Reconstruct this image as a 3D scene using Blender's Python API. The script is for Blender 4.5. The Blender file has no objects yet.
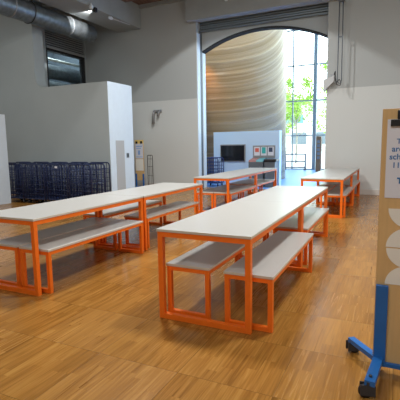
import bpy, bmesh, math, random
from math import sin, cos, pi, radians
from mathutils import Vector, Matrix
random.seed(7)
S = bpy.context.scene
COL = S.collection

# ------------------------------------------------------------------ camera
A, PITCH, ROLL, FPX = 0.4445, 0.1315, -0.0153, 411.31
def room(X, Y, Z): return Vector((X*cos(A)-Y*sin(A), X*sin(A)+Y*cos(A), Z))
fwd = Vector((0, cos(PITCH), -sin(PITCH))); up0 = Vector((0, sin(PITCH), cos(PITCH))); rt0 = Vector((1, 0, 0))
rt = cos(ROLL)*rt0 + sin(ROLL)*up0; up = -sin(ROLL)*rt0 + cos(ROLL)*up0
cam_d = bpy.data.cameras.new('camera'); cam = bpy.data.objects.new('camera', cam_d); COL.objects.link(cam)
R, U, F = room(*rt), room(*up), room(*fwd)
M4 = Matrix(((R.x, U.x, -F.x, 1.72), (R.y, U.y, -F.y, -2.78), (R.z, U.z, -F.z, 1.4075), (0, 0, 0, 1)))
cam.matrix_world = M4
cam_d.sensor_width = 36; cam_d.lens = 36*FPX/400; cam_d.clip_end = 300
S.camera = cam

# ------------------------------------------------------------------ world, exposure
w = bpy.data.worlds.new('sky'); S.world = w; w.use_nodes = True
bg = w.node_tree.nodes['Background']
bg.inputs[0].default_value = (0.84, 0.95, 1.0, 1); bg.inputs[1].default_value = 6.0
S.view_settings.view_transform = 'Standard'; S.view_settings.look = 'None'
S.view_settings.gamma = 1; S.view_settings.use_curve_mapping = False
S.view_settings.exposure = 0.0
S.cycles.use_denoising = True
S.cycles.max_bounces = 10; S.cycles.diffuse_bounces = 5; S.cycles.transparent_max_bounces = 12
S.cycles.sample_clamp_indirect = 6

# ------------------------------------------------------------------ lamps
def area(name, loc, direction, sx, sy, energy, col=(1, 1, 1), spread=180):
    d = bpy.data.lights.new(name, 'AREA'); d.shape = 'RECTANGLE'; d.size = sx; d.size_y = sy
    d.energy = energy; d.color = col; d.spread = radians(spread)
    o = bpy.data.objects.new(name, d); COL.objects.link(o); o.location = loc
    o.rotation_euler = Vector(direction).to_track_quat('-Z', 'Y').to_euler(); return o
def spot(name, loc, target, energy, angle, blend=.15, col=(1, 1, 1), size=.05):
    d = bpy.data.lights.new(name, 'SPOT'); d.energy = energy; d.color = col
    d.spot_size = radians(angle); d.spot_blend = blend; d.shadow_soft_size = size
    o = bpy.data.objects.new(name, d); COL.objects.link(o); o.location = loc
    o.rotation_euler = (Vector(target)-Vector(loc)).to_track_quat('-Z', 'Y').to_euler(); return o
area('ceiling_or_fill_lamp', (-1.8, 2.4, 5.84), (0, 0, -1), .7, .7, 270, (1, 1, .97))
area('ceiling_or_fill_lamp', (2.1, 2.2, 5.84), (0, 0, -1), .7, .7, 225, (1, 1, .97))
area('ceiling_or_fill_lamp', (1.0, -4.2, 5.60), (-.1, .75, -1), 2.2, 1.6, 150, (1, 1, .97))  # added front fill from behind the camera, no fixture there
area('ceiling_or_fill_lamp', (-8.5, 2.0, 5.70), (0, .3, -1), 1.5, 1.5, 80, (.92, .98, 1))
area('side_fill_light', (5.9, 1.5, 3.2), (-1, .12, -.05), 5, 2.6, 150, (.78, .91, 1))  # unseen soft source added at right; the wall has no window
spot('wall_flood_lamp', (-2.3, 5.5, 5.84), (-2.3, 9.3, -1.3), 360, 99, .06, (1, 1, 1), .10)
spot('duct_lamp', (-6.25, 7.05, 5.245), (-7.06, 7.3, 5.13), 140, 52, .25, (1, 1, 1), .02)
spot('drum_lamp', (-4.6, 10.1, 4.6), (-5.0, 11.4, 3.2), 110, 75, .8, (1, .50, .2), .05)
area('lobby_side_fill', (4.6, 15.0, 4.5), (-1, -.1, -.25), 8, 6, 480, (.60, .83, 1))  # added daylight fill; the lobby's right wall has no window
area('lobby_top_fill', (-4.5, 10.4, 8.6), (0, .25, -1), 5, .9, 260, (.9, .95, 1))  # added fill over the drum; the lobby ceiling is solid
area('lobby_top_fill', (-.5, 15, 8.6), (0, 0, -1), 4, 6, 260, (.60, .83, 1))  # added bluish fill from above, no rooflight built

# ------------------------------------------------------------------ materials
def mat(name, col, rough=.5, metal=0., var=0., scale=6., bump=0., spec=None, emit=None, estr=0., stretch=(1, 1, 1), coat=0.):
    m = bpy.data.materials.new(name); m.use_nodes = True; nt = m.node_tree; N = nt.nodes; L = nt.links
    b = N['Principled BSDF']; b.inputs['Roughness'].default_value = rough; b.inputs['Metallic'].default_value = metal
    b.inputs['Base Color'].default_value = (*col, 1)
    if spec is not None: b.inputs['Specular IOR Level'].default_value = spec
    if coat: b.inputs['Coat Weight'].default_value = coat; b.inputs['Coat Roughness'].default_value = .15
    tc = N.new('ShaderNodeTexCoord'); mp = N.new('ShaderNodeMapping'); mp.inputs['Scale'].default_value = stretch
    L.new(tc.outputs['Object'], mp.inputs[0])
    nz = N.new('ShaderNodeTexNoise'); nz.inputs['Scale'].default_value = scale; nz.inputs['Detail'].default_value = 4
    L.new(mp.outputs[0], nz.inputs['Vector'])
    if var:
        r = N.new('ShaderNodeMapRange'); r.inputs['To Min'].default_value = 1-var; r.inputs['To Max'].default_value = 1+var
        r.inputs['From Min'].default_value = .3; r.inputs['From Max'].default_value = .7
        L.new(nz.outputs['Fac'], r.inputs['Value'])
        h = N.new('ShaderNodeVectorMath'); h.operation = 'SCALE'; h.inputs[0].default_value = col
        L.new(r.outputs[0], h.inputs['Scale']); L.new(h.outputs[0], b.inputs['Base Color'])
    if bump:
        bp = N.new('ShaderNodeBump'); bp.inputs['Strength'].default_value = bump; bp.inputs['Distance'].default_value = .01
        L.new(nz.outputs['Fac'], bp.inputs['Height']); L.new(bp.outputs[0], b.inputs['Normal'])
    if emit: b.inputs['Emission Color'].default_value = (*emit, 1); b.inputs['Emission Strength'].default_value = estr
    return m

def two_tone_wall(name, low, high, zline):
    m = mat(name, low, .75, bump=.02, scale=30); nt = m.node_tree; N = nt.nodes; L = nt.links; b = N['Principled BSDF']
    tc = N.new('ShaderNodeTexCoord'); sp = N.new('ShaderNodeSeparateXYZ'); L.new(tc.outputs['Object'], sp.inputs[0])
    g = N.new('ShaderNodeMath'); g.operation = 'GREATER_THAN'; g.inputs[1].default_value = zline; L.new(sp.outputs['Z'], g.inputs[0])
    mx = N.new('ShaderNodeMix'); mx.data_type = 'RGBA'; mx.inputs[6].default_value = (*low, 1); mx.inputs[7].default_value = (*high, 1)
    L.new(g.outputs[0], mx.inputs[0]); L.new(mx.outputs[2], b.inputs['Base Color'])
    return m

def floor_material():
    m = bpy.data.materials.new('oak_access_floor'); m.use_nodes = True; nt = m.node_tree; N = nt.nodes; L = nt.links
    b = N['Principled BSDF']; tc = N.new('ShaderNodeTexCoord'); sp = N.new('ShaderNodeSeparateXYZ'); L.new(tc.outputs['Object'], sp.inputs[0])
    def math_(op, a, bb=None, c=None):
        n = N.new('ShaderNodeMath'); n.operation = op
        for i, v in enumerate((a, bb, c)):
            if v is None: continue
            if isinstance(v, (int, float)): n.inputs[i].default_value = v
            else: L.new(v, n.inputs[i])
        return n.outputs[0]
    P = .61
    x = math_('SUBTRACT', sp.outputs['X'], 1.15); y = math_('ADD', sp.outputs['Y'], .06)
    px = math_('DIVIDE', x, P); py = math_('DIVIDE', y, P); kx = math_('DIVIDE', x, P/8)
    ipx = math_('FLOOR', px); ipy = math_('FLOOR', py); ikx = math_('FLOOR', kx)
    # staves of random length, staggered, that stop at the panel edge
    wk = N.new('ShaderNodeTexWhiteNoise'); wk.noise_dimensions = '2D'
    ck = N.new('ShaderNodeCombineXYZ'); L.new(ikx, ck.inputs[0]); L.new(ipy, ck.inputs[1]); L.new(ck.outputs[0], wk.inputs['Vector'])
    cut = math_('ADD', math_('MULTIPLY', wk.outputs['Value'], .7), .15)
    second = math_('GREATER_THAN', math_('FRACT', py), cut)
    row = math_('ADD', math_('MULTIPLY', ipy, 2), second)
    c1 = N.new('ShaderNodeCombineXYZ'); L.new(ikx, c1.inputs[0]); L.new(row, c1.inputs[1])
    c2 = N.new('ShaderNodeCombineXYZ'); L.new(ipx, c2.inputs[0]); L.new(ipy, c2.inputs[1]); c2.inputs[2].default_value = 5
    w1 = N.new('ShaderNodeTexWhiteNoise'); L.new(c1.outputs[0], w1.inputs['Vector'])
    w2 = N.new('ShaderNodeTexWhiteNoise'); L.new(c2.outputs[0], w2.inputs['Vector'])
    # grain
    off = N.new('ShaderNodeVectorMath'); off.operation = 'MULTIPLY_ADD'
    L.new(w1.outputs['Color'], off.inputs[0]); off.inputs[1].default_value = (7, 7, 7); L.new(tc.outputs['Object'], off.inputs[2])
    mp = N.new('ShaderNodeMapping'); mp.inputs['Scale'].default_value = (30, 1.2, 1); L.new(off.outputs[0], mp.inputs[0])
    g = N.new('ShaderNodeTexNoise'); g.inputs['Scale'].default_value = 1.5; g.inputs['Detail'].default_value = 5; g.inputs['Distortion'].default_value = 1.2
    L.new(mp.outputs[0], g.inputs['Vector'])
    t = math_('ADD', math_('ADD', math_('ADD', .04, math_('MULTIPLY', w1.outputs['Value'], .15)), math_('MULTIPLY', w2.outputs['Value'], .09)), math_('MULTIPLY', g.outputs['Fac'], .90))
    r = N.new('ShaderNodeValToRGB'); e = r.color_ramp.elements
    e[0].position = .2; e[0].color = (.125, .045, .006, 1); e[1].position = 1.0; e[1].color = (.52, .27, .066, 1)
    k = e.new(.6); k.color = (.33, .148, .028, 1)
    L.new(t, r.inputs[0])
    # seams of the panels and fine joints between staves
    def seam(v, wd):
        fr = math_('FRACT', v); d = math_('MINIMUM', fr, math_('SUBTRACT', 1, fr)); return math_('LESS_THAN', d, wd)
    s = math_('MAXIMUM', seam(px, .004), seam(py, .004)); sj = seam(kx, .012)
    dk = math_('SUBTRACT', 1, math_('ADD', math_('MULTIPLY', s, .4), math_('MULTIPLY', sj, .12)))
    v = N.new('ShaderNodeVectorMath'); v.operation = 'SCALE'; L.new(r.outputs[0], v.inputs[0]); L.new(dk, v.inputs['Scale'])
    L.new(v.outputs[0], b.inputs['Base Color'])
    rr = math_('ADD', math_('MULTIPLY', w2.outputs['Value'], .08), math_('ADD', .17, math_('MULTIPLY', g.outputs['Fac'], .1)))
    L.new(rr, b.inputs['Roughness']); b.inputs['Specular IOR Level'].default_value = .5
    bp = N.new('ShaderNodeBump'); bp.inputs['Strength'].default_value = .08; bp.inputs['Distance'].default_value = .002
    L.new(g.outputs['Fac'], bp.inputs['Height']); L.new(bp.outputs[0], b.inputs['Normal'])
    return m

def drum_material(cx, cy):
    """horizontal timber slats whose pale bands sweep upward around the drum"""
    m = bpy.data.materials.new('slatted_timber_drum'); m.use_nodes = True; nt = m.node_tree; N = nt.nodes; L = nt.links
    b = N['Principled BSDF']; tc = N.new('ShaderNodeTexCoord'); sp = N.new('ShaderNodeSeparateXYZ'); L.new(tc.outputs['Object'], sp.inputs[0])
    def math_(op, a, bb=None):
        n = N.new('ShaderNodeMath'); n.operation = op
        for i, v in enumerate((a, bb)):
            if v is None: continue
            if isinstance(v, (int, float)): n.inputs[i].default_value = v
            else: L.new(v, n.inputs[i])
        return n.outputs[0]
    ang = math_('ARCTAN2', math_('SUBTRACT', sp.outputs['X'], cx), math_('SUBTRACT', cy, sp.outputs['Y']))   # 0 facing the hall, + toward the right
    a0 = math_('MAXIMUM', math_('SUBTRACT', ang, .30), 0)
    lift = math_('MULTIPLY', math_('MULTIPLY', math_('POWER', a0, 2), .6), math_('MULTIPLY', sp.outputs['Z'], .28))
    nz = N.new('ShaderNodeTexNoise'); nz.inputs['Scale'].default_value = .9; nz.inputs['Detail'].default_value = 3
    L.new(tc.outputs['Object'], nz.inputs['Vector'])
    z = math_('ADD', math_('SUBTRACT', sp.outputs['Z'], lift), math_('MULTIPLY', nz.outputs['Fac'], .08))
    slat = math_('FLOOR', math_('MULTIPLY', z, 17)); wn = N.new('ShaderNodeTexWhiteNoise'); wn.noise_dimensions = '1D'; L.new(slat, wn.inputs['W'])
    band = math_('POWER', math_('ADD', math_('MULTIPLY', math_('SINE', math_('MULTIPLY', z, 2*pi/.43)), .5), .5), 9)
    gap = math_('LESS_THAN', math_('FRACT', math_('MULTIPLY', z, 17)), .16)
    t = math_('SUBTRACT', math_('ADD', math_('MULTIPLY', wn.outputs['Value'], .38), math_('MULTIPLY', band, .30)), math_('MULTIPLY', gap, .18))
    r = N.new('ShaderNodeValToRGB'); e = r.color_ramp.elements
    e[0].position = 0; e[0].color = (.32, .20, .085, 1); e[1].position = .9; e[1].color = (.62, .44, .245, 1)
    L.new(t, r.inputs[0]); L.new(r.outputs[0], b.inputs['Base Color'])
    b.inputs['Roughness'].default_value = .33
    bp = N.new('ShaderNodeBump'); bp.inputs['Strength'].default_value = .5; bp.inputs['Distance'].default_value = .02
    L.new(math_('SUBTRACT', band, gap), bp.inputs['Height']); L.new(bp.outputs[0], b.inputs['Normal'])
    return m

def glass_material():
    m = bpy.data.materials.new('clear_glass'); m.use_nodes = True; nt = m.node_tree; N = nt.nodes; L = nt.links
    N.remove(N['Principled BSDF']); o = N['Material Output']
    t = N.new('ShaderNodeBsdfTransparent'); t.inputs[0].default_value = (.93, .97, .97, 1)
    g = N.new('ShaderNodeBsdfGlossy'); g.inputs['Roughness'].default_value = .02
    lw = N.new('ShaderNodeLayerWeight'); lw.inputs[0].default_value = .2
    mr = N.new('ShaderNodeMath'); mr.operation = 'MULTIPLY'; mr.inputs[1].default_value = .6; L.new(lw.outputs['Fresnel'], mr.inputs[0])
    mx = N.new('ShaderNodeMixShader'); L.new(mr.outputs[0], mx.inputs[0]); L.new(t.outputs[0], mx.inputs[1]); L.new(g.outputs[0], mx.inputs[2])
    L.new(mx.outputs[0], o.inputs[0]); return m

M = dict(
    floor=floor_material(),
    lobby_floor=mat('blue_lobby_floor', (.12, .33, .78), .35, var=.05),
    wall=two_tone_wall('painted_wall', (.62, .645, .63), (.43, .455, .45), 2.90),
    wall_plain=mat('grey_painted_wall', (.38, .415, .415), .8, var=.03, scale=1.2),
    white_wall=mat('white_painted_panel', (.62, .70, .78), .6, var=.02),
    lobby_wall=mat('lobby_white_wall', (.52, .70, .90), .5),
    spandrel=mat('spandrel_paint', (.46, .50, .51), .7),
    beam=mat('grey_painted_beam', (.34, .37, .37), .8, var=.05, scale=3),
    ceil=mat('brown_timber_ceiling', (.20, .125, .10), .8, var=.3, scale=3, stretch=(6, 1, 1)),
    skirting=mat('skirting_paint', (.60, .57, .53), .6),
    orange=mat('orange_powder_coat', (.92, .175, .010), .4, var=.04, scale=20),
    laminate=mat('off_white_laminate', (.53, .52, .495), .33, var=.02, scale=40),
    edge=mat('laminate_edge', (.60, .54, .45), .5),
    duct=mat('galvanised_duct', (.20, .22, .23), .42, .7, var=.25, scale=9, bump=.15),
    dark=mat('dark_metal', (.03, .03, .033), .45),
    black=mat('black_plastic', (.012, .012, .014), .4),
    grey=mat('grey_metal', (.30, .31, .32), .45, .4),
    louvre=mat('louvre_grey', (.40, .42, .42), .5),
    lightgrey=mat('pale_grey_metal', (.55, .57, .58), .45),
    shut=mat('shutter_steel', (.20, .24, .26), .45, .3),
    framewhite=mat('white_frame', (.72, .80, .86), .45),
    navy=mat('navy_powder_coat', (.012, .022, .075), .4),
    navy2=mat('blue_powder_coat', (.008, .03, .16), .4),
    blue=mat('bright_blue_paint', (.014, .13, .42), .38, var=.05, scale=14),
    rubber=mat('dark_rubber', (.035, .035, .04), .6),
    steel=mat('bright_steel', (.6, .6, .6), .3, 1.),
    ply=mat('birch_ply', (.66, .43, .19), .55, var=.07, scale=3, stretch=(12, 12, 1)),
    plyedge=mat('ply_edge', (.38, .22, .10), .6, var=.2, scale=30),
    paper=mat('white_paper', (.72, .73, .80), .6),
    ink=mat('blue_ink', (.035, .16, .42), .6),
    cream=mat('pale_vinyl', (.84, .82, .75), .5),
    drumglass=glass_material(),
    screen=mat('black_screen', (.01, .012, .016), .12),
    red=mat('red_print', (.70, .13, .08), .6), teal=mat('teal_print', (.04, .42, .42), .6), redlid=mat('dull_red_plastic', (.30, .12, .10), .5), teallid=mat('dull_teal_plastic', (.08, .26, .28), .5), fascia=mat('pale_teal_fascia', (.10, .22, .22), .6), rim=mat('arch_rim_paint', (.02,.022,.024), .8),
    navyprint=mat('navy_print', (.05, .07, .14), .6), yellow=mat('yellow_card', (.85, .62, .2), .6),
    dkgrey=mat('dark_grey_panel', (.12, .14, .16), .45),
    brown=mat('brown_timber', (.16, .085, .04), .5, var=.1),
    leaf=mat('spring_leaves', (.30, .48, .07), .6, var=.35, scale=3), bark=mat('tree_bark', (.34, .31, .26), .9, var=.2),
    paving=mat('pale_paving', (.52, .52, .50), .8, var=.04, scale=1), road=mat('facade_render', (.62, .62, .60), .8),
    car=mat('silver_car_paint', (.28, .31, .34), .3), wglass=mat('dark_window', (.1, .13, .15), .1),
    shadegrey=mat('grey_shade_patch', (.42, .42, .42), .7),  # tone of the shade painted on the low wall end
)

# ------------------------------------------------------------------ mesh helpers
class MB:
    def __init__(s): s.bm = bmesh.new()
    def box(s, x0, x1, y0, y1, z0, z1, bev=0., mi=0):
        r = bmesh.ops.create_cube(s.bm, size=1); vs = r['verts']
        for v in vs:
            v.co = Vector(((x0+x1)/2+v.co.x*(x1-x0), (y0+y1)/2+v.co.y*(y1-y0), (z0+z1)/2+v.co.z*(z1-z0)))
        fs = {f for v in vs for f in v.link_faces}
        for f in fs: f.material_index = mi
        if bev:
            es = list({e for f in fs for e in f.edges})
            bmesh.ops.bevel(s.bm, geom=es, offset=bev, segments=2, profile=.5, affect='EDGES')
        return s
    def tube(s, pts, r, n=10, closed=False, caps=True):
        pts = [Vector(p) for p in pts]; rings = []; m = len(pts)
        prev = None
        for i, p in enumerate(pts):
            a = pts[(i-1) % m] if (closed or i > 0) else p; b = pts[(i+1) % m] if (closed or i < m-1) else p
            t = (b-a).normalized()
            if prev is None:
                q = t.orthogonal().normalized()
            else:
                q = (prev-prev.dot(t)*t)
                q = q.normalized() if q.length > 1e-5 else t.orthogonal().normalized()
            prev = q; bi = t.cross(q)
            rr = r[i] if isinstance(r, (list, tuple)) else r
            rings.append([s.bm.verts.new(p+rr*(cos(2*pi*k/n)*q+sin(2*pi*k/n)*bi)) for k in range(n)])
        for i in range(m if closed else m-1):
            A_, B_ = rings[i], rings[(i+1) % m]
            for k in range(n):
                f = s.bm.faces.new((A_[k], A_[(k+1) % n], B_[(k+1) % n], B_[k])); f.smooth = True
        if not closed and caps:
            s.bm.faces.new(rings[0][::-1]); s.bm.faces.new(rings[-1])
        return s
    def prism(s, poly, fn, d0, d1):
        """poly: 2D outline; fn(a, b, d) -> 3D"""
        a = [s.bm.verts.new(fn(p[0], p[1], d0)) for p in poly]; b = [s.bm.verts.new(fn(p[0], p[1], d1)) for p in poly]
        s.bm.faces.new(a[::-1]); s.bm.faces.new(b)
        for i in range(len(poly)):
            j = (i+1) % len(poly); s.bm.faces.new((a[i], a[j], b[j], b[i]))
        return s
    def lathe(s, prof, c, n=32, axis='Z'):
        rings = []
        for r, h in prof:
            ring = []
            for k in range(n):
                a = 2*pi*k/n; p = (r*cos(a), r*sin(a), h)
                if axis == 'X': p = (h, r*cos(a), r*sin(a))
                if axis == 'Y': p = (r*cos(a), h, r*sin(a))
                ring.append(s.bm.verts.new(Vector(p)+Vector(c)))
            rings.append(ring)
        for i in range(len(rings)-1):
            for k in range(n):
                f = s.bm.faces.new((rings[i][k], rings[i][(k+1) % n], rings[i+1][(k+1) % n], rings[i+1][k])); f.smooth = n > 12
        s.bm.faces.new(rings[0][::-1]); s.bm.faces.new(rings[-1])
        return s
    def build(s, name, material, parent=None):
        bmesh.ops.recalc_face_normals(s.bm, faces=s.bm.faces)
        me = bpy.data.meshes.new(name); s.bm.to_mesh(me); s.bm.free()
        for m_ in (material if isinstance(material, (list, tuple)) else [material]): me.materials.append(m_)
        o = bpy.data.objects.new(name, me); COL.objects.link(o)
        if parent: o.parent = parent
        return o
def tag(o, label, cat, group=None):
    o['label'] = label; o['category'] = cat
    if group: o['group'] = group
    return o
def struct(o): o['kind'] = 'structure'; return o
def empty(name, loc=(0, 0, 0), rz=0):
    o = bpy.data.objects.new(name, None); COL.objects.link(o); o.location = loc; o.rotation_euler = (0, 0, rz); o.empty_display_size = .1
    return o
def copy_tree(o, parent=None):
    c = o.copy(); COL.objects.link(c); c.parent = parent
    for ch in list(o.children):
        copy_tree(ch, c)
    return c

# ------------------------------------------------------------------ room shell
XL, XR, YB, YW, ZC = -12., 6., -7., 9.3, 6.0
OL, OR_ = -4.08, -.10
struct(MB().box(XL, XR, YB, 9.92, -.1, 0).build('floor', M['floor']))
struct(MB().box(-12, 6, 9.92, 20.6, -.1, 0).build('floor_lobby', M['lobby_floor']))
struct(MB().box(XL, XR, YB, 9.92, ZC, ZC+.1).build('ceiling', M['ceil']))
wb = MB()
wb.box(-8.48, OL, YW, 9.92, 0, ZC).box(OR_, XR, YW, 9.92, 0, ZC).box(OL, OR_, YW, 9.92, 5.25, ZC)
struct(wb.build('wall_back', M['wall']))
# recessed arched spandrel
poly = [(OL, 5.25), (OL, 4.40)]
n = 40
for i in range(n+1):
    t = -1+2*i/n; R_ = (1.99**2+.50**2)/(2*.50)
    x = -2.09+1.99*t; z = 4.40 + math.sqrt(R_*R_-(1.99*t)**2)-(R_-.50)
    poly.append((min(max(x, OL), OR_), z))
poly += [(OR_, 4.40), (OR_, 5.25)]
struct(MB().prism(poly[:], lambda a, b, d: (a, d, b), 9.72, 9.88).build('trim_1', M['spandrel']))
arc = poly[2:-2]
ab = MB()
for i in range(len(arc)-1):
    (x0, z0), (x1, z1) = arc[i], arc[i+1]
    ab.prism([(x0, z0), (x1, z1), (x1, z1-.055), (x0, z0-.055)], lambda a, b, d: (a, d, b), 9.68, 9.90)
struct(ab.build('trim_2', M['rim']))
# jamb linings: pale strips and a dark channel
jl = MB()
jl.box(OL, OL+.03, 9.30, 9.50, 0, 4.9).box(OL, OL+.035, 9.68, 9.90, 0, 4.40)
struct(jl.build('trim_3', M['framewhite']))
struct(MB().box(OL, OL+.02, 9.50, 9.68, 0, 5.0).build('trim_4', M['dkgrey']))
# roller shutter slats below the beam
sh = MB()
for k in range(4): sh.box(OL+.02, OR_-.02, 9.56-.02*(k % 2), 9.68, 4.98+.065*k, 4.98+.065*k+.05, .008)
sh.box(OL+.02, OR_-.02, 9.50, 9.70, 5.24, 5.249)
tag(sh.build('roller_shutter', M['shut']), 'rolled-up grey steel shutter slats above the wide arch', 'shutter')

# left side: side wall with a window, notch wall
sw = MB()
sw.box(-8.7, -8.48, 6.58, 7.42, 0, ZC).box(-8.7, -8.48, 9.22, 9.92, 0, ZC).box(-8.7, -8.48, 7.42, 9.22, 0, 3.0).box(-8.7, -8.48, 7.42, 9.22, 5.12, ZC)
struct(sw.build('wall_left_rear', M['wall_plain']))
r0 = .30; pr_ = [(-12, 0), (-5.55, 0), (-5.55, 3.12)]
pr_ += [(-7.74+r0 - r0*sin(pi/2*i/8), 3.12+r0 - r0*cos(pi/2*i/8)) for i in range(9)]
pr_ += [(-7.74, ZC), (-12, ZC)]
struct(MB().prism(pr_, lambda a, b, d: (a, d, b), 6.2, 6.58).build('wall_left_front', M['wall_plain']))
struct(MB().box(-5.55, -5.2, 6.2, 7.29, 0, 3.12).build('wall_left_return', M['wall_plain']))
struct(MB().box(-5.2, -5.19, 6.2, 7.29, 0, 3.12).build('lit_end_face', M['white_wall']))  # pale sheet: light from the right put into the end face colour
struct(MB().box(-5.19, -5.184, 6.45, 6.83, .0, 1.58).build('painted_shade', M['shadegrey']))  # soft shadow on the wall end, put in as a thin grey sheet
struct(MB().box(XL-.2, XL, YB, 6.2, 0, ZC).build('wall_left', M['wall']))
struct(MB().box(XL, XR, YB-.2, YB, 0, ZC).build('wall_rear', M['wall']))
struct(MB().box(XR, XR+.2, YB, 9.92, 0, ZC).build('wall_right', M['wall']))
bb = MB(); bb.box(OR_, XR, 9.28, 9.3, 0, .15, .004).build('baseboard_back', M['skirting'])
struct(bpy.data.objects['baseboard_back'])
struct(MB().box(-8.48, OL, 9.28, 9.3, 0, .15, .004).build('baseboard_back_left', M['skirting']))
# service space behind the side window
sv = MB(); sv.box(-10.6, -10.5, 6.7, 9.9, 2.4, ZC).box(-10.5, -8.7, 6.6, 6.7, 2.4, ZC).box(-10.5, -8.7, 9.8, 9.9, 2.4, ZC).box(-10.5, -8.7, 6.7, 9.8, 2.4, 2.5).box(-10.5, -8.7, 6.7, 9.8, 5.9, ZC)
struct(sv.build('wall_service_space', M['dkgrey']))
spot('service_fill', (-8.95, 8.0, 5.8), (-9.3, 8.4, 4.0), 420, 130, .5, (.75, .9, 1))  # added spot that brightens the ducts behind the window, no fixture
wf = MB()
for a in ((7.42, 7.47, 3.0, 4.58), (9.10, 9.22, 3.0, 4.58), (7.47, 9.10, 4.5, 4.58), (7.47, 9.10, 3.0, 3.06)): wf.box(-8.62, -8.47, *a)
win = struct(wf.build('window_1', M['black']))
MB().box(-8.56, -8.55, 7.47, 9.10, 3.06, 4.5).build('pane', M['drumglass'], win)
struct(MB().box(-8.7, -8.53, 7.42, 9.22, 4.58, 5.12).build('trim_12', M['dark']))
lv = MB()
for k in range(7):
    z = 4.63+k*.07
    lv.prism([(-8.50, z), (-8.44, z), (-8.44, z+.015), (-8.50, z+.05)], lambda a, b, d: (a, d, b), 7.42, 9.22)
lv.box(-8.5, -8.42, 7.42, 9.22, 4.575, 4.615)
tag(lv.build('wall_louvre', M['louvre']), 'grey slatted louvre above the high window behind the big duct', 'louvre')
tag(MB().tube([(-8.95, 6.72, 4.36), (-8.95, 9.78, 4.36)], .045, 12).build('service_pipe', M['cream']), 'thin pale pipe above the ducts inside the high window', 'pipe')
for (u, z, r) in ((-9.35, 4.05, .25), (-9.2, 3.50, .20)):
    d_ = MB().tube([(u, 6.72, z), (u, 9.78, z)], r, 24).build('service_duct', M['duct'])
    tag(d_, 'thick upper metal duct seen through the high window' if z > 4 else 'lower metal duct seen through the high window', 'duct')
# beams
struct(MB().box(-7.05, -6.1, YB, YW, 5.27, ZC, .01).build('trim_6', M['beam']))
struct(MB().box(-4.3, 1.2, 9.02, YW, 5.2, 5.82, .01).build('trim_7', M['beam']))
tr = MB().box(-8.4, XR, 9.2, 9.3, 5.90, ZC).build('trim_8', M['beam']); struct(tr)
jm = MB()
for k in range(7): jm.box(-6.1 if k > 1 else -6.1, XR, 8.2-k*2.1, 8.45-k*2.1, 5.86, ZC)
struct(jm.build('trim_9', M['ceil']))
jm = MB()
for k in range(6): jm.box(-12, -7.05, 5.6-k*1.4, 5.85-k*1.4, 5.75, ZC)
jm.box(-8.48, -7.05, 7.2, 7.45, 5.75, ZC).box(-8.48, -7.05, 8.6, 8.85, 5.75, ZC)
struct(jm.build('trim_10', M['beam']))
# main duct with an elbow into the side wall
def big_duct():
    t = empty('ventilation_duct', (-7.3, 6, 5.0)); r = .27
    pts = [(0, y, 0) for y in (-9, -6, -3, -1, 0, 1, 2.0, 2.15, 2.25, 2.28)]
    MB().tube(pts, [r]*7+[r*.96, r*.85, r*.6], 32).build('duct_body', M['duct'], t)
    for y in (-5, -2.95, -.9, 1.15):
        MB().lathe([(r, -.02), (r+.012, -.015), (r+.012, .015), (r, .02)], (0, y, 0), 32, 'Y').build('joint_band', M['grey'], t)
    for y in (-2.4, -.3):
        MB().tube([(0+(r+.014)*cos(a), y, (r+.014)*sin(a)) for a in [2*pi*k/24 for k in range(24)]], .012, 6, closed=True).build('hanger_strap', M['dark'], t)
        MB().tube([(0, y, r+.01), (0, y, 1.0)], .008, 6).build('hanger_rod', M['dark'], t)
    return tag(t, 'large round galvanised ventilation duct running below the ceiling at upper left', 'duct')
big_duct()

# ------------------------------------------------------------------ lobby shell
struct(MB().box(-12, 6, 9.92, 20.6, 8.8, 8.9).build('ceiling_lobby', M['white_wall']))
struct(MB().box(-12.2, -12, 9.92, 20.6, 0, 8.8).build('wall_lobby_left', M['white_wall']))
struct(MB().box(-12, 6, 9.70, 9.92, 6.1, 8.8).build('wall_lobby_front', M['white_wall']))
struct(MB().box(6, 6.2, 9.92, 20.6, 0, 8.8).build('wall_lobby_right', M['white_wall']))
DC, DR = (-5.0, 13.82), 2.6
dm = MB(); dm.lathe([(DR, 0), (DR, 8.8)], (*DC, 0), 96)
struct(dm.build('wall_drum', drum_material(*DC)))
# glazing
GY = 20.4
us = [-11.9, -9.5, -8.3, -7.1, -5.9, -4.7, -3.55, -2.35, -1.15, .05, 1.25, 2.45, 3.65, 4.85, 5.95]
zs = [0.02, 1.87, 3.74, 5.62, 7.48, 8.78]
gl = MB()
for u in us: gl.box(u-.03, u+.03, GY-.06, GY+.06, 0, 8.8)
gl.box(-2.44, -2.26, GY-.16, GY+.06, 0, 8.8)
for z in zs: gl.box(-12, 6, GY-.05, GY+.05, z-.03, z+.03)
wn = struct(gl.build('window_2', M['shut']))
for i in range(len(us)-1):
    for j in range(len(zs)-1):
        if -6 < us[i] < 3: MB().box(us[i]+.03, us[i+1]-.03, GY-.008, GY+.008, zs[j]+.03, zs[j+1]-.03).build('pane', M['drumglass'], wn)

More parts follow.
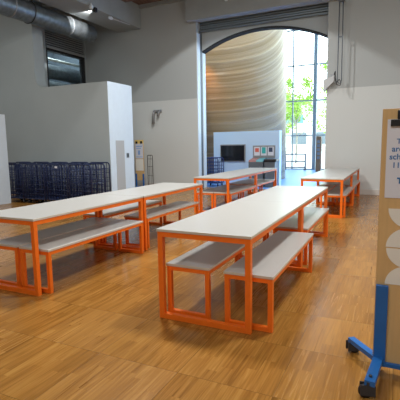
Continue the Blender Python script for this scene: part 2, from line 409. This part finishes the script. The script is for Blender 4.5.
# ------------------------------------------------------------------ tables and benches
def frame_parts(t, W, L, H, s, slab, over, kind):
    """closed rectangular end frames of square tube, long rails, slab on top; origin front-left"""
    zt = H-slab
    f = over
    for (x0, x1) in ((f, f+s), (W-f-s, W-f)):
        for (y0, y1) in ((f, f+s), (L-f-s, L-f)):
            MB().box(x0, x1, y0, y1, 0, zt, .003).build('leg', M['orange'], t)
    for (y0, y1) in ((f+.001, f+s-.001), (L-f-s+.001, L-f-.001)):
        MB().box(f+s, W-f-s, y0, y1, 0, s, .002).build('floor_bar', M['orange'], t)
    rl = MB()
    for (y0, y1) in ((f+.001, f+s-.001), (L-f-s+.001, L-f-.001)): rl.box(f+s, W-f-s, y0, y1, zt-s*.9, zt)
    for (x0, x1) in ((f+.001, f+s-.001), (W-f-s+.001, W-f-.001)): rl.box(x0, x1, f+s, L-f-s, zt-s*.9, zt)
    rl.build('top_rail', M['orange'], t)
    m = MB(); m.box(0, W, 0, L, zt, H, .0025)
    for fc in m.bm.faces:
        fc.normal_update(); fc.material_index = 0 if fc.normal.z > .7 else 1
    m.build(kind, [M['laminate'], M['edge']], t)
def make_table():
    t = empty('dining_table'); frame_parts(t,   .80, 1.862, .75, .045, .022, .006, 'table_top'); return t
def make_bench():
    t = empty('bench'); frame_parts(t, .395, 1.65, .438, .038, .022, .005, 'bench_seat'); return t
TG, BG = 'long orange framed tables', 'orange framed benches'
tabs = [ # x, y, label
 (0, 0, 'long white-topped table with orange frame, nearest the camera in the middle'),
 (.0, 1.865, 'white-topped orange table joined to the far end of the nearest middle table'),
 (-2.11, -.04, 'white-topped orange table at left, cut by the left edge of the photo'),
 (-2.10, 1.83, 'white-topped orange table joined behind the left foreground table'),
 (-2.11, 4.95, 'white-topped orange table in front of the wall screen, nearer of that pair'),
 (-2.11, 6.82, 'white-topped orange table closest to the arch and the wall screen'),
 (.05, 5.30, 'white-topped orange table beside the right pier, nearer of the pair at right rear'),
 (.05, 7.17, 'white-topped orange table against the right rear wall, far one of its pair'),
]
bens = [
 (.02, .11, 'grey-white bench tucked fully under the left side of the nearest middle table'),
 (.545, .09, 'grey-white bench half out along the right side of the nearest middle table'),
 (-.02, 1.95, 'bench under the left side of the second middle table, mostly hidden'),
 (.44, 1.965, 'bright-topped bench at right of the second middle table, by the blue reflection on the floor'),
 (-2.08, .07, 'bench on the far left side beneath the left foreground table, cut by the photo edge'),
 (-1.645, .06, 'long bench along the near right side of the left foreground table'),
 (-2.44, 1.90, 'bench poking out on the far side of the second left table'),
 (-1.735, 1.955, 'bench along the near right side of the second left table'),
 (-2.09, 5.02, 'bench under the left side of the nearer table before the wall screen'),
 (-1.69, 5.04, 'bench under the right side of the nearer table before the wall screen'),
 (-2.135, 6.92, 'bench under the left side of the table closest to the arch'),
 (-1.735, 6.94, 'bench under the right side of the table closest to the arch'),
 (.06, 5.42, 'bench under the left side of the nearer right rear table'),
 (.50, 5.40, 'bench under the right side of the nearer right rear table'),
 (.06, 7.27, 'bench under the left side of the far right rear table'),
 (.49, 7.29, 'bench under the right side of the far right rear table, by the wall'),
]
tp, bp_ = make_table(), make_bench()
for i, (x, y, lab) in enumerate(tabs):
    o = tp if i == 0 else copy_tree(tp); o.location = (x, y, 0); tag(o, lab, 'table', TG)
for i, (x, y, lab) in enumerate(bens):
    o = bp_ if i == 0 else copy_tree(bp_); o.location = (x, y, 0); tag(o, lab, 'bench', BG)

# ------------------------------------------------------------------ easels on castors
def text_mesh(txt, size, loc, parent, material, bold=False, name='lettering'):
    c = bpy.data.curves.new('t', 'FONT'); c.body = txt; c.size = size; c.extrude = .0006; c.offset = .0009*size/.05 if not bold else .003*size/.05
    tmp = bpy.data.objects.new('t', c); COL.objects.link(tmp)
    bpy.context.view_layer.update()
    me = bpy.data.meshes.new_from_object(tmp.evaluated_get(bpy.context.evaluated_depsgraph_get()))
    bpy.data.objects.remove(tmp); me.materials.clear(); me.materials.append(material); me.name = name
    o = bpy.data.objects.new(name, me); COL.objects.link(o); o.parent = parent
    o.location = loc; o.rotation_euler = (pi/2, 0, 0); return o
def castor(t, x, y, rz, z=.075):
    m = MB().box(-.02, .02, -.018, .018, .055, .10, .004)
    m.box(-.022, -.016, -.03, .05, .02, .08).box(.016, .022, -.03, .05, .02, .08)
    c = m.build('castor', M['rubber'], t); c.location = (x, y, 0); c.rotation_euler = (0, 0, rz)
    MB().lathe([(.018, -.013), (.036, -.013), (.038, -.006), (.038, .006), (.036, .013), (.018, .013)], (0, .022, .038), 20, 'X').build('wheel', M['black'], c)
    return c
def bar(m, a, b, w_, z0, z1):
    a, b = Vector(a), Vector(b); d = (b-a).normalized(); p = Vector((-d.y, d.x))*w_/2
    m.prism([a+p, b+p, b-p, a-p], lambda x, y, z: (x, y, z), z0, z1)
def big_easel():
    t = empty('easel_board', (1.64, -.15, 0))
    W, H0, H1 = 1.0, .04, 1.60
    bd = MB().box(0, W, 0, .018, H0, H1, .003)
    for fc in bd.bm.faces: fc.normal_update(); fc.material_index = 1 if abs(fc.normal.y) < .5 else 0
    bd.build('board', [M['ply'], M['plyedge']], t)
    # blue steel frame
    for x0 in (.0, W-.07):
        p = MB().box(x0+.004, x0+.072, -.032, -.001, .05, .56, .003).build('post', M['blue'], t)
        MB().box(x0+.004, x0+.072, .019, .05, .05, 1.2, .003).build('rear_post', M['blue'], t)
    MB().box(.06, W-.07, -.028, -.004, .05, .075, .002).build('cross_rail', M['blue'], t)
    for s, x in ((1, .036), (-1, W-.036)):
        m = MB(); bar(m, (x, -.03), (x-.18*s, .19), .045, .075, .105); m.build('foot', M['blue'], t)
        m = MB(); bar(m, (x, .0), (x-.035*s, -.33), .055, .078, .108); m.build('foot', M['blue'], t)
        castor(t, x-.175*s, .18, radians(-60*s)); castor(t, x-.035*s, -.31, radians(100*s))
        MB().lathe([(.009, 0), (.009, .012), (.005, .016)], (x-.033*s, -.28, .105), 10).build('bolt', M['dark'], t)
    # paper and clip
    MB().box(.028, .55, -.004, -.0005, 1.088, 1.540).build('paper', M['paper'], t)
    cl = MB().box(.045, .40, -.016, -.0045, 1.500, 1.538, .003); cl.box(.078, .36, -.02, -.0045, 1.538, 1.590, .006)
    cl.build('clip', M['black'], t)
    tx = [('T', .080, 1.402, .040, False), ('are', .056, 1.357, .046, False), ('sch', .045, 1.312, .046, False), ('11', .060, 1.264, .044, False), ('T', .092, 1.175, .044, True)]
    for s_, x, z, sz, b in tx: text_mesh(s_, sz, (x, -.0046, z), t, M['ink'], b)
    # pale vinyl quarter rounds down the left of the board
    def q(cx, cz, r, kind):
        pts = [(cx, cz)]
        a0, a1 = (pi, 1.5*pi) if kind == 'low' else (.5*pi, pi)
        pts += [(cx+r*cos(a0+(a1-a0)*i/16), cz+r*sin(a0+(a1-a0)*i/16)) for i in range(17)]
        # mirrored right half
        pts += [(cx-r*cos(a0+(a1-a0)*i/16), cz+r*sin(a0+(a1-a0)*i/16)) for i in (range(16, -1, -1) if kind == 'low' else range(17))] if False else []
        MB().prism(pts, lambda a, b, d: (a, d, b), -.0025, -.0003).build('vinyl_shape', M['cream'], t)
    q(.165, 1.025, .112, 'low'); q(.165, .795, .118, 'up'); q(.165, .788, .115, 'low'); q(.165, .568, .115, 'up')
    return tag(t, 'tall plywood notice board on a blue castor frame with clipped white paper, right edge', 'notice board')
big_easel()
def small_easel():
    t = empty('notice_stand', (-6.05, 8.62, 0))
    MB().box(0, .33, 0, .018, .30, 1.62, .003).build('board', M['ply'], t)
    MB().box(.0, .33, -.002, -.0005, 1.50, 1.615).build('header_card', M['yellow'], t)
    for x in (.04, .22): MB().box(x, x+.07, -.02, -.0025, 1.50, 1.58, .004).build('clip', M['black'], t)
    MB().box(.02, .315, -.005, -.0025, 1.02, 1.50).build('paper', M['paper'], t); MB().box(.02, .315, -.005, -.0025, .62, 1.0).build('lower_sheet', M['cream'], t)
    m = MB(); m.box(.05, .28, -.0065, -.0052, 1.40, 1.43).box(.05, .24, -.0065, -.0052, 1.34, 1.36).box(.12, .2, -.0065, -.0052, 1.14, 1.28).box(.05, .28, -.0065, -.0052, 1.06, 1.08)
    m.build('printed_lines', mat('pale_blue_print', (.25, .42, .75), .6), t)
    for x in (.0, .28):
        MB().box(x, x+.05, -.03, -.001, .06, .52, .003).build('post', M['blue'], t)
        m = MB(); bar(m, (x+.025, .25), (x+.025, -.25), .04, .07, .10); m.build('foot', M['blue'], t)
        castor(t, x+.025, .2, 0); castor(t, x+.025, -.22, 0)
    return tag(t, 'narrow wooden notice stand with papers beside the low wall end', 'notice stand')
small_easel()
# folded wire rack next to the stand
t = empty('folded_rack', (-5.66, 8.75, 0))
m = MB(); m.tube([(0, 0, .0), (0, 0, 1.1), (.02, 0, 1.12), (.17, 0, 1.12), (.19, 0, 1.1), (.19, 0, .0)], .011, 8); m.build('frame', M['dark'], t)
m = MB(); [m.tube([(0, 0, z), (.19, 0, z)], .006, 6) for z in (.15, .45, .75, 1.0)]; [m.tube([(x, 0, .15), (x, 0, 1.12)], .005, 6) for x in (.06, .12)]; m.build('wire_panel', M['dark'], t)
tag(t, 'slim dark folded rack standing just right of the narrow notice stand', 'rack')

# ------------------------------------------------------------------ wire trolleys
def make_trolley(mt, name='wire_trolley'):
    t = empty(name); W, D, H = .66, .52, 1.0
    def hoop(y):
        r = .08; pts = [(0, y, .12), (0, y, H-r)]
        pts += [(r-r*cos(pi/2*i/5), y, H-r+r*sin(pi/2*i/5)) for i in range(1, 6)]
        pts += [(W-r+r*sin(pi/2*i/5), y, H-r+r*cos(pi/2*i/5)) for i in range(0, 6)]
        pts += [(W, y, .12)]
        return MB().tube(pts, .018, 8)
    def wires(y):
        m = MB()
        for z in (.25, .37, .49, .61, .73, .85): m.tube([(0, y, z), (W, y, z)], .009, 6)
        for k in range(1, 7): m.tube([(W*k/7, y, .14), (W*k/7, y, H)], .009, 6)
        return m
    for y in (0, D):
        hoop(y).build('end_hoop', mt, t); wires(y).build('wire_panel', mt, t)
    for x in (0, W):
        m = MB()
        for z in (.25, .55, .85): m.tube([(x, 0, z), (x, D, z)], .008, 6)
        for k in (1, 2): m.tube([(x, D*k/3, .14), (x, D*k/3, .85)], .006, 6)
        m.build('side_panel', mt, t)
    m = MB().box(-.01, W+.01, -.01, D+.01, .11, .14, .004); m.build('deck', mt, t)
    for x in (.05, W-.05):
        for y in (.05, D-.05):
            c = MB().box(x-.012, x+.012, y-.02, y+.02, .05, .11).build('castor', M['rubber'], t)
            MB().lathe([(.015, -.012), (.05, -.012), (.05, .012), (.015, .012)], (x, y, .05), 14, 'X').build('wheel', M['black'], c)
    return t
proto = make_trolley(M['navy'])
trs = [(-8.58, 5.50, .0, 'navy wire trolley at the left end of the back row along the low wall'),
 (-7.88, 5.52, .0, 'navy wire trolley, second from the left in the back row along the low wall'),
 (-7.18, 5.52, .0, 'navy wire trolley in the middle of the back row along the low wall'),
 (-6.48, 5.54, .0, 'navy wire trolley, second from the right in the back row along the low wall'),
 (-5.78, 5.52, .0, 'navy wire trolley at the right end of the back row'),
 (-7.60, 4.80, .02, 'navy wire trolley at the left end of the front row, beside the white partition'),
 (-6.87, 4.84, -.02, 'navy wire trolley, second from the left in the front row'),
 (-6.14, 4.85, .0, 'navy wire trolley in the front row carrying a tiny white tag'),
 (-5.40, 4.84, .02, 'navy wire trolley at the right end of the front row, by the white wall end')]
TG2 = 'navy wire trolleys along the low wall'
for i, (x, y, rz, lab) in enumerate(trs):
    o = proto if i == 0 else copy_tree(proto); o.location = (x, y, 0); o.rotation_euler = (0, 0, rz); tag(o, lab, 'trolley', TG2)
# tags on trolleys
o = MB().box(-5.84, -5.76, 4.823, 4.828, .91, .96).build('paper_tag', M['paper'], None)
tag(o, 'tiny white tag hanging on a navy trolley of the front row', 'tag')
lt = make_trolley(M['navy2'], 'wire_trolley'); lt.location = (-4.25, 10.15, 0); lt.scale = (.78, .9, .98)
tag(lt, 'blue wire trolley inside the lobby at the left jamb of the arch', 'trolley')

# white partition at the left edge
p = MB().box(-7.36, -7.26, 2.9, 4.68, 0, 2.26, .006).build('partition_panel', M['white_wall'])
tag(p, 'white free-standing partition panel cut off by the left photo edge', 'partition')

# ------------------------------------------------------------------ lobby furniture
VW = 10.9
t = empty('screen_wall', (-4.22, VW, 0))
MB().box(0, 2.40, 0, .28, 0, 1.87, .004).build('panel', M['lobby_wall'], t)
tag(t, 'low pale blue-white wall in the lobby carrying the screen', 'partition wall')
t = empty('television', (-3.94, VW-.06, .83))
MB().box(0, .93, .0, .058, 0, .60, .006).build('surround', M['grey'], t)
MB().box(.03, .90, -.012, -.001, .03, .565, .004).build('screen', M['screen'], t)
tag(t, 'black wall screen with grey surround on the lobby wall', 'television')
t = empty('poster_frame', (-2.74, VW-.03, .96))
MB().box(0, .78, 0, .028, 0, .42, .004).build('backboard', M['grey'], t)
for k, (mm, sh_) in enumerate((('red', .13), ('teal', .16), ('navyprint', .15))):
    x = .05+k*.24
    s_ = MB().box(x, x+.20, -.006, -.001, .08, .37).build('sheet', M['paper'], t)
    MB().box(x+.035, x+.165, -.010, -.0065, .20-(.05 if k == 1 else 0), .20+sh_).build('print', M[mm], s_)
tag(t, 'framed trio of small posters, red, teal and navy, above the bins', 'poster board')
t = empty('recycling_station', (-2.74, VW-.50, 0))
MB().box(0, .50, 0, .46, 0, .84, .01).build('cabinet', M['dkgrey'], t)
MB().prism([(0, .84), (.46, .84), (.46, .96), (.05, .90)], lambda a, b, d: (d, a, b), .0, .25).build('red_lid', M['redlid'], t)
MB().prism([(0, .84), (.46, .84), (.46, .96), (.05, .90)], lambda a, b, d: (d, a, b), .26, .50).build('teal_lid', M['teallid'], t)
tag(t, 'dark grey recycling cabinet with red and teal sloping lids under the posters', 'recycling bin')
t = empty('litter_bin', (-2.20, VW-.50, 0))
MB().prism([(.03, 0), (.33, 0), (.36, .84), (0, .84)], lambda a, b, d: (a, d, b), .03, .43).build('bin_body', M['dkgrey'], t)
MB().box(-.02, .40, 0, .46, .84, .93, .02).build('lid', M['black'], t)
tag(t, 'dark litter bin with overhanging black lid at the right end of the lobby wall', 'bin')
# barrier at the glazing
t = empty('barrier_rail', (-3.98, 19.9, 0))
for z in (.14, .47, .86): MB().tube([(0, 0, z), (1.28, 0, z)], .032, 8).build('rail', M['dkgrey'], t)
for x in (.02, .18, 1.26): MB().tube([(x, 0, .0), (x, 0, .9)], .042, 8).build('post', M['dkgrey'], t)
for x in (.02, 1.26): MB().box(x-.04, x+.04, -.25, .25, 0, .03).build('foot', M['dkgrey'], t)
tag(t, 'grey metal barrier rail standing before the lobby glazing', 'barrier')
t = empty('leaflet_stand', (-1.95, 18.6, 0))
MB().box(0, .25, 0, .3, 0, 1.78, .01).build('tower', M['brown'], t)
for k in range(5): MB().box(.05, .20, -.012, -.001, .65+.2*k, .78+.2*k).build('leaflet', M['dkgrey'], t)
tag(t, 'tall brown leaflet stand by the right jamb in front of the glazing', 'leaflet stand')

# ------------------------------------------------------------------ small fittings on walls and beams
t = empty('wall_spotlight', (-5.66, 9.3, 2.56))
MB().box(-.02, .28, -.06, 0, -.03, .05, .01).build('mount', M['grey'], t)
for x, l in ((.03, .40), (.22, .16)):
    MB().tube([(x, -.09, .0), (x-.01, -.12, -.06), (x-.02, -.13, -l)], [.05, .035, .05], 12).build('lamp_head', M['grey'], t)
tag(t, 'small grey twin-headed spotlight on the back wall left of the arch', 'light')
t = empty('pull_chain', (.27, 8.93, 0))
m = MB(); m.tube([(-.04, 0, 5.15), (-.045, 0, 3.1), (-.02, 0, 3.0), (.03, 0, 2.98), (.06, 0, 3.06), (.055, 0, 4.2), (.05, 0, 5.15)], .014, 8); m.build('chain_loop', M['dkgrey'], t)
m = MB(); m.tube([(-.13, 0, 3.22), (-.1, -.03, 3.3), (-.09, -.03, 3.1), (-.05, -.02, 2.95), (.03, -.02, 2.93), (.05, 0, 3.02), (0, 0, 3.09), (-.05, 0, 3.02)], .014, 8); m.build('hook', M['dark'], t)
MB().box(-.07, .09, -.02, .088, 5.05, 5.2, .01).build('bracket', M['dkgrey'], t)
MB().box(-.05, .06, -.01, .01, 4.15, 4.19).build('guide', M['dkgrey'], t)
tag(t, 'grey shutter pull chain hanging down the wall right of the arch', 'chain')
t = empty('angled_wall_fitting', (0.0, 9.3, 3.05))
MB().prism([(-.16, -.22), (.11, .03), (.11, .17), (-.16, .10)], lambda a, b, d: (a, d, b), -.16, 0).build('housing', M['lightgrey'], t)
MB().box(.0, .1, -.02, 0, .0, .24).build('back_plate', M['grey'], t)
tag(t, 'pale wedge-shaped wall fitting beside the hanging pull chain', 'wall fitting')
t = empty('light_switch', (-5.189, 6.93, 1.10))
MB().box(0, .012, 0, .11, 0, .13, .003).build('plate', M['dkgrey'], t); MB().box(.012, .02, .03, .08, .03, .10, .002).build('rocker', M['black'], t)
tag(t, 'small dark switch on the white end of the low wall', 'switch')
t = empty('track_spotlight', (-6.02, 7.6, 5.16))
MB().tube([(0, .05, .0), (0, .95, .045)], .012, 8).build('rod', M['lightgrey'], t)
MB().tube([(0, -.09, -.0), (0, -.02, .0), (0, .06, 0)], [.045, .05, .025], 14).build('lamp_head', M['framewhite'], t)
MB().tube([(0, .5, .02), (-.1, .5, .12)], .012, 6).build('bracket', M['grey'], t)
tag(t, 'white spotlight head on a rod beneath the long ceiling beam at left', 'light')
t = empty('ceiling_sensor', (-6.05, 6.75, 5.3))
MB().lathe([(.01, -.12), (.05, -.10), (.06, -.04), (.03, 0), (.01, .05)], (0, 0, 0), 16).build('dome', M['framewhite'], t)
MB().box(-.06, .02, .14, .24, -.14, -.02, .01).build('camera_body', M['black'], t)
tag(t, 'small white dome and black box on the side of the left ceiling beam', 'sensor')
t = empty('beam_sensor', (-2.95, 9.02, 5.62))
MB().lathe([(.055, 0), (.05, -.05), (.02, -.07)], (0, 0, 0), 16, 'Y').build('cap', M['framewhite'], t)
MB().lathe([(.02, -.07), (.015, -.08)], (0, 0, 0), 12, 'Y').build('lens', M['black'], t)
tag(t, 'small round sensor on the beam above the arch', 'sensor')

# ------------------------------------------------------------------ outside
struct(MB().box(-40, 40, 20.6, 90, -.12, -.02).build('ground_outside', M['paving']))
def tree(x, y, h, r, z0, seed, lab):
    rnd = random.Random(seed); t = empty('tree', (x, y, -.02))
    m = MB(); m.tube([(0, 0, 0), (.05, 0, h*.3), (-.05, .1, h*.6), (0, 0, h*.85)], [.07, .06, .04, .02], 10)
    for k in range(6):
        a = rnd.uniform(0, 6.28); zz = h*rnd.uniform(.3, .7)
        m.tube([(0, 0, zz), (cos(a)*r*.4, sin(a)*r*.4, zz+.5), (cos(a)*r*.75, sin(a)*r*.75, zz+1.1)], [.05, .035, .015], 6)
    m.build('trunk', M['bark'], t)
    bm = bmesh.new()
    cl = [(Vector((rnd.uniform(-1, 1)*r*.7, rnd.uniform(-1, 1)*r*.7, rnd.uniform(z0, h))), rnd.uniform(.35, .8)) for _ in range(26)]
    for c, rr in cl:
        for _ in range(70):
            d = Vector((rnd.gauss(0, 1), rnd.gauss(0, 1), rnd.gauss(0, 1))).normalized()*rr*rnd.uniform(.3, 1)
            n_ = Vector((rnd.gauss(0, 1), rnd.gauss(0, 1), rnd.gauss(0, 1))).normalized(); q = n_.orthogonal().normalized(); b2 = n_.cross(q); s = rnd.uniform(.07, .14)
            p0 = c+d
            bm.faces.new([bm.verts.new(p0+q*s), bm.verts.new(p0+b2*s*.6), bm.verts.new(p0-q*s), bm.verts.new(p0-b2*s*.6)])
    me = bpy.data.meshes.new('foliage'); bm.to_mesh(me); bm.free(); me.materials.append(M['leaf'])
    o = bpy.data.objects.new('foliage', me); COL.objects.link(o); o.parent = t
    return tag(t, lab, 'tree', 'trees outside the glazing')
tree(-5.0, 28, 6.2, 1.9, 2.4, 1, 'light green tree outside the glazing, beside the timber drum')
tree(-2.7, 31.5, 8.4, 1.2, 2.8, 2, 'tall light green tree outside the glazing at the right jamb')
tree(-7.8, 36, 6.5, 1.6, 2.6, 3, 'pale green tree farther off outside, mostly behind the drum')
t = empty('street_building', (-40, 70, -.02))
MB().box(0, 50, 0, 8, 0, 8.6).build('facade', M['road'], t)
MB().box(14, 27, -.15, -.001, 5.0, 6.4).build('fascia', M['fascia'], t)
for k in range(12): MB().box(1+4*k, 3.6+4*k, -.05, -.001, 1.4, 3.4).build('window', M['wglass'], t)
MB().box(-.2, 50.2, -.3, 8.2, 8.6, 8.9).build('roof', M['spandrel'], t)
tag(t, 'pale low building with a teal fascia across the street', 'building')
def car(x, y, lab):
    t = empty('car', (x, y, -.02))
    body = [(0, .35), (.05, .75), (.9, .9), (1.4, 1.38), (2.9, 1.42), (3.6, .98), (4.2, .88), (4.25, .35)]
    MB().prism(body, lambda a, b, d: (a, d, b), 0, 1.7).build('body', M['car'], t)
    MB().prism([(1.1, .95), (1.5, 1.32), (2.85, 1.35), (3.35, .98)], lambda a, b, d: (a, d, b), -.01, 1.71).build('side_windows', M['wglass'], t)
    for a in (.85, 3.35):
        for b in (.0, 1.5): MB().lathe([(.1, 0), (.33, 0), (.33, .2), (.1, .2)], (a, b, .33), 20, 'Y').build('wheel', M['rubber'], t)
    return tag(t, lab, 'car')
car(-17.5, 60, 'silver car parked in the street outside the glazing')

# handle meshes parented after placement: nothing else to do
